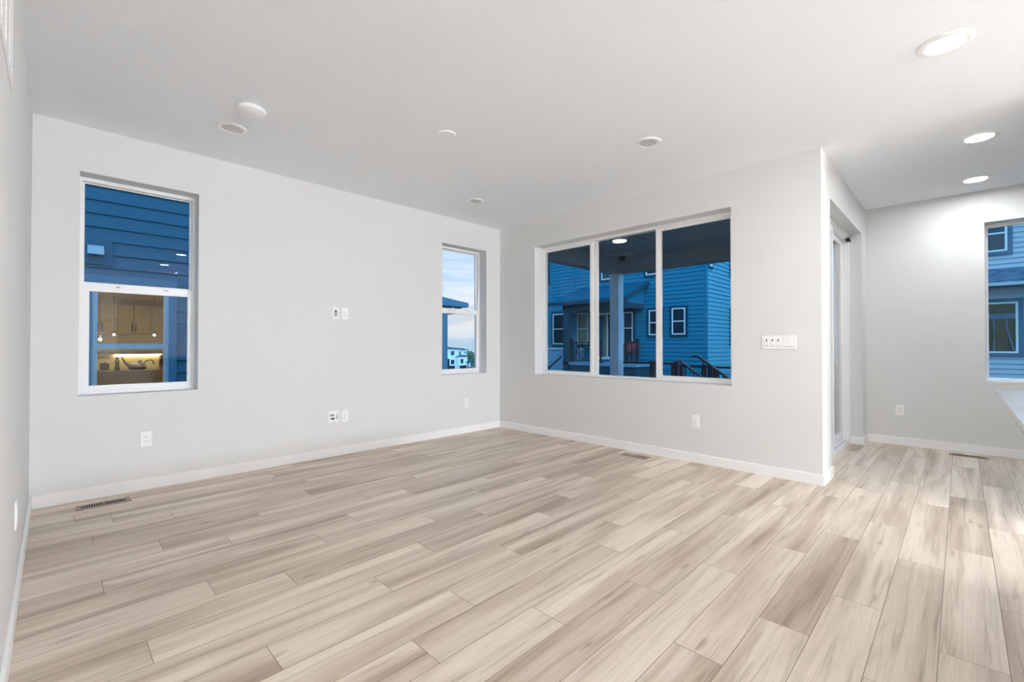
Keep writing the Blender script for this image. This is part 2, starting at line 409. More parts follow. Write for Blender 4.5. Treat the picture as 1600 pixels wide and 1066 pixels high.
def hung_window(name, u0, u1, label):
    org = ((u0 + u1) / 2, YA + .16, Z0); rt = sroot(name, org, label, 'window')
    part_ring('window_frame', rt, org, 'y', YA, (u0, u1, .145, .225, Z0, Z1), (.018, .018, .020, .028))
    a, b = u0 + .018, u1 - .018
    up = part_ring('upper_sash', rt, org, 'y', YA, (a, b, .190, .215, 1.575, Z1 - .028), (.014, .014, .042, .006))
    part_pane(up, org, 'y', YA, a + .012, b - .012, .200, 1.61, Z1 - .032)
    lo = part_ring('lower_sash', rt, org, 'y', YA, (a, b, .150, .187, Z0 + .020, 1.600), (.043, .030, .042, .055))
    part_pane(lo, org, 'y', YA, a + .04, b - .028, .168, Z0 + .058, 1.55)
    for t in (.30, .74):
        m = MB(org); uu = a + (b - a) * t; m.box(uu - .020, uu + .020, YA + .154, YA + .184, 1.600, 1.607)
        k = m.build('sash_lock', VINYL, lo, bevel=.002)
        m = MB(org); m.box(uu - .012, uu + .012, YA + .1495, YA + .151, 1.583, 1.590); m.build('latch_slot', GREYSLOT, lo)
    return rt
hung_window('window_1', *A1, 'tall white double-hung window near the left wall corner')
hung_window('window_2', *A2, 'narrow white double-hung window near the far corner, showing sky')

def slider_window():
    y0, y1 = BW; org = (XB + .17, (y0 + y1) / 2, Z0); rt = sroot('window_3', org, 'wide three-pane white sliding window facing the covered porch', 'window')
    f = MB(org); ring(f, 'x', XB, y0, y1, .157, .240, Z0, Z1, .020, .018, .022, .030)
    f.build('window_frame', VINYL, rt, bevel=.002)
    b, t = Z0 + .022, Z1 - .030
    # left sliding sash, fixed centre light, right sliding sash (u grows away from the camera)
    s1 = part_ring('sliding_sash', rt, org, 'x', XB, (3.118, y1 - .018, .165, .195, b, t), (.046, .020, .026, .030))
    part_pane(s1, org, 'x', XB, 3.160, y1 - .034, .178, b + .02, t - .025)
    m = MB(org); m.box(XB + .158, XB + .166, 3.130, 3.150, 1.50, 1.58); m.build('sash_latch', VINYL, s1, bevel=.002)
    s2 = part_ring('fixed_sash', rt, org, 'x', XB, (2.270, 3.120, .200, .226, b - .004, t + .004), (.045, .045, .004, .004))
    part_pane(s2, org, 'x', XB, 2.312, 3.078, .212, b - .002, t + .002)
    s3 = part_ring('sliding_sash', rt, org, 'x', XB, (y0 + .020, 2.316, .165, .195, b, t), (.045, .058, .030, .028))
    part_pane(s3, org, 'x', XB, y0 + .06, 2.262, .178, b + .025, t - .022)
slider_window()
def nook_window():
    y0, y1 = NW; org = (XN + .17, (y0 + y1) / 2, Z0); rt = sroot('window_4', org, 'white window in the nook wall at the right edge, showing a neighbouring house', 'window')
    f = MB(org); ring(f, 'x', XN, y0, y1, .150, .230, Z0, Z1, .020, .020, .020, .022); wbox(f, 'x', XN, -.965, -.915, .150, .230, Z0, Z1)
    f.build('window_frame', VINYL, rt, bevel=.002)
    for a, b in ((y0 + .02, -.965), (-.915, y1 - .02)):
        s = part_ring('sash', rt, org, 'x', XN, (a, b, .175, .205, Z0 + .018, Z1 - .020), (.010, .010, .012, .012))
        part_pane(s, org, 'x', XN, a + .008, b - .008, .188, Z0 + .026, Z1 - .028)
nook_window()

# ------------------------------------------------------------------ sliding patio door
def patio_door():
    x0, x1 = DR; org = ((x0 + x1) / 2, YC + .15, 0); rt = sroot('door_1', org, 'white sliding glass patio door in the deep reveal beside the nook', 'door')
    f = MB(org); ring(f, 'y', YC, x0, x1, .115, .235, 0, Z1, .035, .035, .035, .045)
    f.box(x0 + .035, x1 - .035, YC + .117, YC + .128, .035, .060); f.box(x0 + .035, x1 - .035, YC + .155, YC + .165, .035, .055)
    f.build('door_frame', VINYL, rt, bevel=.002)
    t = MB(org); t.box(x0 + .04, x1 - .04, YC + .130, YC + .154, .0352, .038); t.build('floor_track', METAL, rt)
    a = part_ring('fixed_panel', rt, org, 'y', YC, (x0 + .035, 5.635, .130, .165, .040, Z1 - .047), (.06, .06, .09, .07))
    for d in (.139, .154): part_pane(a, org, 'y', YC, x0 + .09, 5.580, d, .12, Z1 - .11, DOORGLASS)
    b = part_ring('sliding_panel', rt, org, 'y', YC, (5.560, x1 - .035, .180, .215, .040, Z1 - .047), (.06, .07, .09, .07))
    for d in (.189, .204): part_pane(b, org, 'y', YC, 5.615, x1 - .10, d, .12, Z1 - .11, DOORGLASS)
    h = MB(org); h.box(x1 - .085, x1 - .058, YC + .150, YC + .180, .95, 1.15); h.build('door_handle', VINYL, b, bevel=.004)
    l = MB(org); l.box(6.375, 6.435, YC + .10, YC + .135, 2.335, 2.362); l.box(6.425, 6.445, YC + .095, YC + .14, 2.325, 2.345); l.build('door_stop_bracket', BLACKMETAL, rt, bevel=.002)
patio_door()

# ------------------------------------------------------------------ wall plates
def make_outlet(label, loc, rz, group):
    """faces local -y"""
    t = thing('wall_outlet', label, 'outlet', loc, rz, group)
    MB().box(-.036, .036, -.0065, 0, -.059, .059).build('cover_plate', PLASTIC, t, bevel=.0025)
    f = MB(); f.box(-.0165, .0165, -.0085, -.006, -.034, .034); fb = f.build('receptacle_face', PLASTIC, t, bevel=.001)
    s = MB()
    for z in (-.0185, .0165):
        s.box(-.0085, -.0055, -.0090, -.0080, z - .0015, z + .0075); s.box(.0050, .0075, -.0090, -.0080, z - .0005, z + .0070); s.box(-.0022, .0022, -.0090, -.0080, z - .0100, z - .0055)
    s.build('plug_slots', GREYSLOT, fb)
    return t
G_OUT = 'white duplex outlets low on the walls'
EPS = 0.0
o1 = make_outlet('white duplex outlet low on the back wall, below the left window', (.514, YA, .397), 0, G_OUT)
dup(o1, (2.127, YA, 1.461), 'white duplex outlet at mid height, right of the cable plate', 0, 'outlets of the television wall position')
dup(o1, (2.131, YA, .396), 'white duplex outlet low on the back wall, right of the two-gang jack plate', 0, 'outlets of the television wall position')
dup(o1, (3.757, YA, .388), 'small white duplex outlet low on the wall under the narrow sky window', 0, G_OUT)
dup(o1, (XB, 1.826, .397), 'white duplex outlet low on the wall under the wide three-pane window', R(-90), G_OUT)
dup(o1, (XN, .500, .393), 'white duplex outlet low on the nook wall beside the patio door', R(-90), G_OUT)
dup(o1, (XL, 2.930, .395), 'white duplex outlet seen edge-on, low on the left wall', R(90), G_OUT)
# cable plate at television height
t = thing('cable_wall_plate', 'white wall plate with dark cable connector, left of the mid-height outlet', 'wall plate', (2.029, YA, 1.461))
MB().box(-.036, .036, -.0065, 0, -.059, .059).build('cover_plate', PLASTIC, t, bevel=.0025)
f = MB().box(-.0165, .0165, -.0085, -.006, -.034, .034).build('insert', mat('grey_insert', (.55, .55, .55), .5, bump=(50, .1)), t, bevel=.001)
MB().box(-.010, .008, -.014, -.008, .012, .026).build('jack', SLOT, f, bevel=.001)
MB().box(-.0085, -.0045, -.011, -.008, -.030, .008).box(.0045, .0085, -.011, -.008, -.030, .008).build('keystone_slots', GREYSLOT, f)
# two-gang jack plate
t = thing('jack_wall_plate', 'wide white two-gang jack plate with dark sockets low on the back wall', 'wall plate', (2.012, YA, .402))
MB().box(-.057, .057, -.0065, 0, -.059, .059).build('cover_plate', PLASTIC, t, bevel=.0025)
for x, z, m_, w in ((-.031, .017, GREYSLOT, .006), (-.010, .017, GREYSLOT, .010), (-.031, -.017, GREYSLOT, .005), (-.008, -.017, SLOT, .012)):
    MB().box(x - w, x + w, -.0095, -.006, z - .010, z + .010).build('jack', m_, t, bevel=.001)
MB().tube([(.033, -.006, .020), (.030, -.016, .012), (.036, -.016, -.004), (.030, -.012, -.018), (.026, -.007, -.024)], .004).build('coaxial_stub', mat('grey_coax', (.35, .35, .35), .5, bump=(50, .1)), t, smooth=True)
# five-gang switch plate
t = thing('switch_plate', 'long white five-gang light switch plate beside the wide window', 'light switch', (XB, 1.108, 1.157), R(-90))
MB().box(-.131, .131, -.0065, 0, -.058, .058).build('cover_plate', PLASTIC, t, bevel=.003)
for k in range(5):
    x = -.092 + .046 * k
    m = MB(); m.prism([(x - .0165, -.006, -.033), (x - .0165, -.006, .033), (x - .0165, -.0075, .033), (x - .0165, -.0105, 0 if k < 3 else -.02), (x - .0165, -.0125 if k > 2 else -.010, -.033)], (.033, 0, 0))
    rk = m.build('rocker', PLASTIC, t, bevel=.0008)
    m = MB().box(x - .0175, x + .0175, -.0072, -.006, -.0355, -.033); m.build('rocker_gap', GREYSLOT, rk)
    if k < 3:
        MB().box(x - .004, x + .004, -.0112, -.007, .010, .026).build('dimmer_slot', SLOT, rk, bevel=.001)

# ------------------------------------------------------------------ return-air grille on the left wall, thermostat-high
t = thing('return_air_grille', 'white louvred return-air grille high on the left wall', 'air grille', (XL, 2.02, 2.04))
g = MB(); y0, y1, z0, z1 = -.40, .40, 0, .56
for a in ((y0, y1, z0, z0 + .03), (y0, y1, z1 - .03, z1), (y0, y0 + .03, z0 + .03, z1 - .03), (y1 - .03, y1, z0 + .03, z1 - .03)):
    g.box(0, .004, a[0], a[1], a[2], a[3])
g.build('grille_frame', TRIM, t, bevel=.002)
g = MB()
for k in range(1, 5): g.box(0, .0045, y0 + .16 * k - .004, y0 + .16 * k + .004, z0 + .03, z1 - .03)
g.build('mullions', TRIM, t)
g = MB()
for k in range(25):
    z = z0 + .04 + .02 * k; g.bar((.0015, y0 + .03, z), (.0015, y1 - .03, z), .0012, .006, up=(.7, 0, .7))
g.build('louvres', TRIM, t)
for y, z in ((y0 + .015, z0 + .09), (y1 - .015, z0 + .09)):
    MB().box(.004, .0065, y - .005, y + .005, z - .005, z + .005).build('screw', METAL, t, bevel=.001)

# ------------------------------------------------------------------ ceiling fixtures
def downlight(label, loc, lens, group, rad=.083):
    t = thing('recessed_downlight', label, 'ceiling light', loc, 0, group); r = rad
    MB().lathe((0, 0, 0), [(r * 1.18, 0), (r * 1.17, -.006), (r * 1.05, -.011), (r * .84, -.009), (r * .80, -.004), (r * .80, 0)], 40).build('trim_ring', PLASTIC, t, smooth=True)
    MB().lathe((0, 0, 0), [(0, -.0045), (r * .80, -.0045), (r * .80, -.001), (0, -.001)], 40).build('lens', lens, t)
    return t
G_ON = 'lit kitchen downlights'; G_OFF = 'unlit living-room downlights'
lit = downlight('lit round downlight on the ceiling, largest and nearest in the row of three', (3.328, .049, H), LENS, G_ON, .098)
dup(lit, (5.009, -.111, H), 'lit round downlight, middle one of the row of three at right')
dup(lit, (6.259, -.110, H), 'lit round downlight, farthest of the row, above the nook window wall')
off = downlight('unlit round recessed downlight, nearest the smoke detector', (.915, 3.824, H), LENSOFF, G_OFF)
dup(off, (3.303, 1.750, H), 'unlit round recessed downlight, in front of the wide window')
dup(off, (3.286, 3.834, H), 'smallest unlit recessed downlight, near the far room corner')
# first three downlights follow window reflections, the others are unseen added fill
BACK = 'lit ceiling downlight behind the camera, one of a set mostly added as fill'
dup(lit, (1.58, -.28, H), BACK, group='lit downlights behind the camera')
back = downlight(BACK, (1.54, -1.75, H), LENSBACK, 'lit downlights behind the camera')
for x, y in ((1.89, -2.86), (2.75, -3.8), (.15, -4.4), (2.9, -5.4), (.15, -6.4), (1.3, -7.5), (.5, -8.7), (2.3, -8.7), (3.6, -8.9)):  # all past the first position are added fill lamps
    dup(back, (x, y, H), BACK)
def chandelier(x, y, z):  # unseen fixture, added to fill the living room with light
    t = thing('fill_chandelier', 'unseen six-globe chandelier added behind the camera as fill light', 'chandelier', (x, y, z))
    MB().lathe((0, 0, H - z - .03), [(.0, .03), (.075, .03), (.075, 0), (0, 0)], 24).build('ceiling_canopy', METAL, t, smooth=True)
    MB().tube([(0, 0, .05), (0, 0, H - z - .02)], .009, 8).build('rod', METAL, t)
    MB().lathe((0, 0, 0), [(0, -.05), (.03, -.04), (.045, 0), (.03, .07), (0, .08)], 20).build('hub', METAL, t, smooth=True)
    for k in range(6):
        a = math.pi / 3 * k; p = (.42 * math.cos(a), .42 * math.sin(a))
        MB().tube([(0, 0, .01), (p[0] * .6, p[1] * .6, -.03), (p[0], p[1], .0)], .008, 8).build('arm', METAL, t)
        MB().lathe((*p, .09), [(.11 * math.sin(math.pi * q / 14), -.11 * math.cos(math.pi * q / 14)) for q in range(15)], 28).build('fill_globe', GLOBE, t, smooth=True)
chandelier(3.6, -7.4, 2.05)
t = thing('smoke_detector', 'domed white smoke detector on the ceiling, beside an unlit downlight', 'smoke detector', (.928, 3.405, H))
MB().lathe((0, 0, 0), [(.072, 0), (.072, -.008), (.060, -.008)], 40).build('base', PLASTIC, t, smooth=True)
MB().lathe((0, 0, 0), [(.062, -.006), (.088, -.009), (.092, -.016), (.090, -.032), (.078, -.041), (.0, -.044)], 40).build('body', PLASTIC, t, smooth=True)
t = thing('ceiling_cover_plate', 'flat white round blank cover plate in the middle of the ceiling', 'cover plate', (2.095, 2.774, H))
MB().lathe((0, 0, 0), [(.070, 0), (.070, -.006), (.066, -.011), (0, -.012)], 40).build('plate', PLASTIC, t, smooth=True)

# ------------------------------------------------------------------ floor registers (long axis local x)
def register(label, loc, rz, group):
    t = thing('floor_register', label, 'floor vent', loc, rz, group)
    MB().box(-.140, .140, -.050, .050, .0004, .0012).build('duct_opening', BLACK, t)
    f = MB()
    for a in ((-.146, .146, -.056, -.034), (-.146, .146, .034, .056), (-.146, -.118, -.034, .034), (.118, .146, -.034, .034), (-.006, .006, -.034, .034)): f.box(a[0], a[1], a[2], a[3], .0012, .0055)
    f.build('frame', TAUPE, t, bevel=.0015)
    for s_ in (-1, 1):
        l = MB()
        for k in range(8):
            x = s_ * (.0165 + .0133 * k); l.box(x - .0022, x + .0022, -.034, .034, .0012, .0050)
        l.build('louvre_bank', TAUPE, t)
    MB().box(-.136, -.130, -.004, .004, .0055, .007).build('damper_lever', TAUPE, t)
    return t
G_REG = 'floor registers along the walls'
r1 = register('taupe floor register by the back wall, below the left window', (.258, 4.350, 0), 0, G_REG)
r2 = dup(r1, (4.180, 2.366, 0), 'taupe floor register under the wide three-pane window', R(90))
dup(r1, (6.566, -.050, 0), 'taupe floor register along the nook wall at right', R(90))
# the register under the wide window has one damper half shut: a flap behind its far louvre bank
MB().box(.008, .118, -.034, .034, .0013, .0040).build('closed_flap', TAUPE, r2)

# ------------------------------------------------------------------ kitchen island at the right edge
t = thing('kitchen_island', 'white quartz kitchen island countertop corner at the right edge', 'kitchen island', (2.0, -.75, 0))
MB((2.0, -.75, 0)).box(1.20, 3.215, -1.10, -.118, .889, .920).build('countertop', QUARTZ, t, bevel=.002)
MB((2.0, -.75, 0)).box(1.28, 3.12, -1.06, -.46, .09, .889).box(1.33, 3.07, -1.02, -.50, 0, .09).build('base_cabinet', TRIM, t, bevel=.003)
for k in range(3):
    x = 1.295 + .61 * k
    d = MB((2.0, -.75, 0)).box(x, x + .59, -.46, -.442, .12, .86).build('panel', TRIM, t, bevel=.003)

# ================================================================== outside
structure(MB().box(-60, 200, -60, 260, -6.6, -6.25).build('far_ground', GROUND))
gm = MB(); gm.box(-30, 60, -30, 24, -1.2, -.62); gm.prism([(-30, 24, -.62), (-30, 24, -6.4), (-30, 58, -6.4)], (90, 0, 0)); structure(gm.build('yard_ground', GROUND))

def siding(mb, axis, c, sgn, u0, u1, z0, z1, ex, holes=(), lap=.02):
    """lapped boards on plane c, facing sgn along the axis normal"""
    P = (lambda u, d, z: (u, c + sgn * d, z)) if axis == 'y' else (lambda u, d, z: (c + sgn * d, u, z))
    n = int(math.ceil((z1 - z0) / ex))
    for k in range(n):
        za, zb = z0 + k * ex, min(z0 + (k + 1) * ex, z1)
        cuts = sorted({za, zb, *[z for h in holes for z in h[2:4] if za < z < zb]})
        for a, b in zip(cuts, cuts[1:]):
            zc = (a + b) / 2; iv = [(u0, u1)]
            for h in holes:
                if h[2] < zc < h[3]:
                    iv = [q for p in iv for q in ((p[0], min(p[1], h[0])), (max(p[0], h[1]), p[1])) if q[1] - q[0] > 1e-4]
            da, db = lap * (1 - (a - za) / ex) + .002, lap * (1 - (b - za) / ex) + .002
            for p, q in iv:
                mb.face([P(p, da, a), P(q, da, a), P(q, db, b), P(p, db, b)])
                if a == za: mb.face([P(p, 0, a), P(q, 0, a), P(q, da, a), P(p, da, a)])
    return mb

def far_window(root, org, axis, c, sgn, u0, u1, z0, z1, trim, trim_w=.09, glassm=FARGLASS, rail=True, fw=.05, off=.038):
    """window of a distant house: trim boards, white frame, mid rail, pane"""
    def bx(m, a, b, d0, d1, z_0, z_1):
        d0 += off * (d0 > 0); d1 += off
        if axis == 'y': m.box(a, b, c + sgn * d0, c + sgn * d1, z_0, z_1)
        else: m.box(c + sgn * d0, c + sgn * d1, a, b, z_0, z_1)
    m = MB(org); T = trim_w
    for a, b, p, q in ((u0 - T, u1 + T, z1, z1 + T), (u0 - T, u1 + T, z0 - T, z0), (u0 - T, u0, z0, z1), (u1, u1 + T, z0, z1)): bx(m, a, b, 0, .03, p, q)
    w = m.build('window', trim, root)
    m = MB(org)
    for a, b, p, q in ((u0, u1, z1 - fw, z1), (u0, u1, z0, z0 + fw), (u0, u0 + fw, z0 + fw, z1 - fw), (u1 - fw, u1, z0 + fw, z1 - fw)): bx(m, a, b, .004, .036, p, q)
    if rail: bx(m, u0 + fw, u1 - fw, .004, .034, (z0 + z1) / 2 - fw * .45, (z0 + z1) / 2 + fw * .45)
    m.build('sash_frame', EXTWHITE, w)
    m = MB(org); bx(m, u0 + fw * .5, u1 - fw * .5, .010, .018, z0 + fw * .5, z1 - fw * .5); m.build('pane', glassm, w)
    return w

# ------------------------------------------------------------------ slate-blue house beyond the left window
NY = 7.8
def house_left():
    org = (0, NY, -.62); t = thing('neighbor_house', 'slate blue lap-sided house close outside the left window', 'house', org)
    hole = (.335, 1.115, .40, 1.93)
    m = MB(org); siding(m, 'y', NY, -1, -4.5, 3.0, -.62, 6.0, .1714, [hole]); m.build('siding', SIDE_A, t)
    m = MB(org); m.box(-4.5, -4.4, NY + .001, 20.2, -.62, 6).box(2.9, 3.0, NY + .001, 20.2, -.62, 6).box(-4.5, 3.0, 20.1, 20.2, -.62, 6); m.build('side_walls', SIDE_A, t)
    m = MB(org); m.prism([(-5, NY - .4, 6), (-5, 20.6, 6), (-5, 14, 9.2)], (8.5, 0, 0)); m.build('roof', SHINGLE, t)
    # window: casing, white frame, mid rail, glass
    u0, u1, z0, z1 = hole
    m = MB(org)
    for a in ((u0 - .09, u0, z0 - .09, z1 + .1), (u1, u1 + .09, z0 - .09, z1 + .1), (u0, u1, z1, z1 + .1), (u0, u1, z0 - .09, z0)): m.box(a[0], a[1], NY - .030, NY + .10, a[2], a[3])
    w = m.build('window', TRIM_A, t)
    m = MB(org)
    for a in ((u0, u0 + .05, z0, z1), (u1 - .05, u1, z0, z1), (u0 + .05, u1 - .05, z1 - .05, z1), (u0 + .05, u1 - .05, z0, z0 + .05), (u0 + .05, u1 - .05, 1.085, 1.155)): m.box(a[0], a[1], NY - .016, NY + .06, a[2], a[3])
    m.build('sash_frame', GREYVINYL, w)
    m = MB(org); m.box(u0 + .03, u1 - .03, NY + .020, NY + .024, z0 + .03, z1 - .03); m.build('pane', GLASS, w)
    # dryer vent on its mounting block
    m = MB(org); m.box(.19, .525, NY - .035, NY + .0, 2.155, 2.495); v = m.build('mounting_block', SIDE_A, t, bevel=.004)
    m = MB(org); m.prism([(.285, NY - .035, 2.39), (.285, NY - .035, 2.275), (.285, NY - .115, 2.275), (.285, NY - .075, 2.39)], (.155, 0, 0)); m.build('vent_hood', GREYVINYL, v, bevel=.004)
    # lit kitchen inside
    m = MB(org); X0, X1, Yb, F0, C0 = -1.6, 2.89, 20.0, -.35, 2.65; ya = NY + .12
    m.face([(X0, Yb, F0), (X1, Yb, F0), (X1, Yb, C0), (X0, Yb, C0)]); m.face([(X0, ya, F0), (X0, Yb, F0), (X0, Yb, C0), (X0, ya, C0)])
    m.face([(X1, ya, F0), (X1, Yb, F0), (X1, Yb, C0), (X1, ya, C0)]); m.face([(X0, ya, F0), (X1, ya, F0), (X1, Yb, F0), (X0, Yb, F0)])
    m.face([(X0, ya, C0), (X1, ya, C0), (X1, Yb, C0), (X0, Yb, C0)]); m.build('interior_shell', KWALL, t)
    for k in range(6):
        a = .62 + .42 * k
        if a > 2.6: break
        m = MB(org); m.box(a, a + .405, 19.6, 19.99, 1.52, 2.46); cb = m.build('upper_cabinet', CABINET, t, bevel=.006)
        hx = a + (.365 if k % 2 == 0 else .04); m = MB(org); m.box(hx - .014, hx + .014, 19.57, 19.60, 1.58, 1.86); m.build('cabinet_handle', BLACKMETAL, cb)
    m = MB(org); m.box(.3, 2.85, 19.4, 19.99, F0, .62); m.build('base_cabinets', DARKWOOD, t)
    m = MB(org); m.box(.45, 2.3, 11.60, 12.24, F0, .64); m.build('kitchen_counter', DARKWOOD, t)
    m = MB(org); m.box(.45, 2.3, 12.24, 12.34, F0, .94); m.build('backsplash_wall', CABINET, t)
    m = MB(org); m.box(.45, 2.3, 12.06, 12.42, .955, 1.02); m.build('bar_ledge', DARKWOOD, t)
    m = MB(org); m.box(.86, 1.62, 12.19, 12.238, .90, .945); m.build('light_strip', STRIP, t)
    for y in (9.3, 11.4, 13.6):  # out-of-view lamps added to light up this kitchen
        m = MB(org); m.lathe((1.0, y, C0), [(.10, -.001), (.10, -.012), (0, -.014)], 20); m.build('unseen_fill_lamp', KFILL, t)
house_left()
def pendant(label, x, y, z, drop):
    t = thing('pendant_lamp', label, 'pendant lamp', (x, y, z), 0, 'pendants in the neighbouring kitchen')
    MB().tube([(0, 0, .10), (0, 0, drop)], .006, 8).build('cord', BLACKMETAL, t)
    MB().lathe((0, 0, drop - .03), [(.10, 0), (.10, .03)], 20).build('ceiling_canopy', BLACKMETAL, t)
    MB().lathe((0, 0, 0), [(.012, .10), (.03, .09), (.06, .035), (.062, .03), (.03, .085)], 20).build('shade', BLACKMETAL, t, smooth=True)
    MB().lathe((0, 0, 0), [(0, -.025), (.022, -.012), (.026, .005), (.018, .03), (0, .05)], 16).build('bulb', BULB, t, smooth=True)
pendant('glowing pendant lamp in the neighbour kitchen, left of the pair over the far cabinets', 1.19, 17.0, 1.43, 2.65 - 1.43)
pendant('glowing pendant lamp in the neighbour kitchen, right one of the pair over the cabinets', 2.09, 17.0, 1.43, 2.65 - 1.43)
pendant('glowing pendant lamp in the neighbour kitchen, nearest, cut by the window frame', .72, 13.6, 1.26, 2.65 - 1.26)
# things on the neighbour's dark counter
def nk(name, label, cat, loc): return thing(name, label, cat, loc)
t = nk('kettle', 'dark long-spouted kettle silhouette on the neighbour kitchen counter', 'kettle', (1.19, 11.85, .64))
MB().lathe((0, 0, 0), [(.0, 0), (.12, 0), (.138, .015), (.148, .04), (.148, .065), (.138, .09), (.118, .115), (.09, .135), (.05, .152), (0, .16)], 24).build('body', DARKPOT, t, smooth=True)
MB().tube([(-.10, 0, .05), (-.18, 0, .13), (-.25, 0, .26)], [.035, .02, .012], 10).build('spout', DARKPOT, t, smooth=True)
MB().tube([(.10, 0, .125), (.13, 0, .165), (.17, 0, .19), (.21, 0, .192), (.24, 0, .175), (.255, 0, .14), (.26, 0, .10)], .013, 10).build('handle', DARKPOT, t, smooth=True)
MB().lathe((.04, 0, .15), [(.03, 0), (.035, .03), (0, .06)], 12).build('lid_knob', DARKPOT, t, smooth=True)
t = nk('coffee_machine', 'dark coffee machine at the right end of the neighbour counter', 'coffee machine', (1.68, 11.85, .64))
MB().box(-.13, .13, -.12, .12, 0, .05).box(-.13, .13, .02, .12, .05, .20).box(-.13, .13, -.12, .12, .20, .29).build('body', DARKPOT, t, bevel=.01)
MB().lathe((0, -.04, .05), [(.0, 0), (.06, 0), (.075, .06), (.05, .12), (0, .12)], 20).build('carafe', DARKPOT, t, smooth=True)
MB().lathe((.02, .05, .29), [(.03, 0), (.03, .12), (.012, .14), (0, .14)], 16).build('water_tank', DARKPOT, t, smooth=True)
t = nk('pepper_mill', 'dark pepper mill left of the kettle in the neighbour kitchen', 'pepper mill', (.87, 11.72, .64))
MB().lathe((0, 0, 0), [(.0, 0), (.04, 0), (.04, .02), (.028, .10), (.04, .19), (.03, .21), (.02, .22), (.03, .25), (0, .27)], 20).build('body', DARKPOT, t, smooth=True)
t = nk('canister', 'low brown canister at the left end of the neighbour counter', 'canister', (.70, 11.95, .64))
MB().lathe((0, 0, 0), [(0, 0), (.07, 0), (.07, .12), (0, .12)], 20).build('body', DARKWOOD, t, smooth=True)
MB().lathe((0, 0, .12), [(.072, 0), (.072, .02), (.015, .022), (.015, .04), (0, .04)], 20).build('lid', DARKPOT, t, smooth=True)

# ------------------------------------------------------------------ our covered porch outside the wide window
t = thing('covered_porch', 'blue-grey covered porch with square column outside the wide window', 'porch', (5.8, 2.6, -.12))
og = (5.8, 2.6, -.12)
MB(og).box(XB + WT, 6.98, YC + WT, 2.95, -.12, -.03).box(XB + WT, 8.05, 2.95, 4.75, -.12, -.03).build('deck', DECK, t)
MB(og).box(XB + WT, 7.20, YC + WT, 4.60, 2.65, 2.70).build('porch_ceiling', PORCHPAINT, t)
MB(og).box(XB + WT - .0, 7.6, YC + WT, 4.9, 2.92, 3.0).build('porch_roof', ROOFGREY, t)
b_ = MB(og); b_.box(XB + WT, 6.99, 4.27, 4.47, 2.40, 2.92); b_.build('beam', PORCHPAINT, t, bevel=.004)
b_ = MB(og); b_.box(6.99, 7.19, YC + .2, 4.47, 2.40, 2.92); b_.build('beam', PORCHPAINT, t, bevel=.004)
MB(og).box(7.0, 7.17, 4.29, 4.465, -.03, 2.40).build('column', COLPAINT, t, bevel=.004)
for a in ((6.60, 6.66, YC + WT, 4.27), (XB + WT, 6.60, 3.19, 3.25), (5.50, 5.56, YC + WT, 3.19)):
    MB(og).box(a[0], a[1], a[2], a[3], 2.636, 2.65).build('ceiling_batten', PORCHPAINT, t, bevel=.002)
t = thing('porch_ceiling_light', 'glowing round disc light on the porch ceiling', 'ceiling light', (5.73, 3.49, 2.65))
MB().lathe((0, 0, 0), [(.105, 0), (.105, -.012), (.095, -.014), (.095, -.004)], 32).build('housing', PLASTIC, t, smooth=True)
MB().lathe((0, 0, 0), [(.096, -.006), (.094, -.020), (.06, -.026), (0, -.028)], 32).build('lens', PORCHLENS, t, smooth=True)
t = thing('security_camera', 'small dark dome camera in the porch ceiling corner by the column', 'camera', (6.86, 4.13, 2.65))
MB().lathe((0, 0, 0), [(.06, 0), (.06, -.02), (.05, -.025)], 24).build('base', BLACKMETAL, t, smooth=True)
MB().lathe((0, 0, 0), [(.05, -.02), (.045, -.05), (.03, -.068), (0, -.075)], 24).build('dome', BLACKMETAL, t, smooth=True)

# porch railing and stair handrails
def railing(label, pts, zt, zb, posts, cat='railing', bars=6, pw=.075):
    t = thing('deck_railing', label, cat, pts[0]); og = pts[0]
    for p in posts:
        MB(og).box(p[0] - pw / 2, p[0] + pw / 2, p[1] - pw / 2, p[1] + pw / 2, pts[0][2], zt + .04).build('post', BLACKMETAL, t, bevel=.004)
    MB(og).bar((pts[0][0], pts[0][1], zt), (pts[1][0], pts[1][1], zt), .05, .035).build('top_rail', BLACKMETAL, t)
    m = MB(og)
    for k in range(bars):
        z = zb + (zt - zb) * (k + .5) / (bars + .5); m.bar((pts[0][0], pts[0][1], z), (pts[1][0], pts[1][1], z), .012)
    m.build('horizontal_bars', BLACKMETAL, t)
railing('black metal railing between the porch column and stair gap', [(7.15, 4.27, -.03), (7.15, 3.26, -.03)], .83, .05, [(7.15, 3.72), (7.15, 3.30)])
railing('black metal railing on the outer edge right of the stair gap', [(8.2, 3.86, -.62), (8.2, 1.9, -.62)], .745, .0, [(8.2, 3.84), (8.2, 3.70), (8.2, 3.27), (8.2, 3.16), (8.2, 1.95)])
def handrail(label, p, q, posts):
    t = thing('stair_handrail', label, 'handrail', (p[0], p[1], -.6)); og = (p[0], p[1], -.6)
    d = (Vector(q) - Vector(p)); r = MB(og); r.bar((p[0], p[1] + .10, p[2]), p, .06, .03); r.bar(p, q, .06, .03); r.build('rail', BLACKMETAL, t)
    r = MB(og); r.bar(Vector(p) - Vector((0, 0, .55)), Vector(q) - Vector((0, 0, .55)), .04, .03); r.build('lower_rail', BLACKMETAL, t)
    for f in posts:
        a = Vector(p) + d * f; MB(og).box(a.x - .035, a.x + .035, a.y - .035, a.y + .035, -.62, a.z).build('post', BLACKMETAL, t)
    n = 9
    m = MB(og)
    for k in range(n):
        a = Vector(p) + d * ((k + .5) / n); m.box(a.x - .008, a.x + .008, a.y - .008, a.y + .008, a.z - .55, a.z)
    m.build('balusters', BLACKMETAL, t)
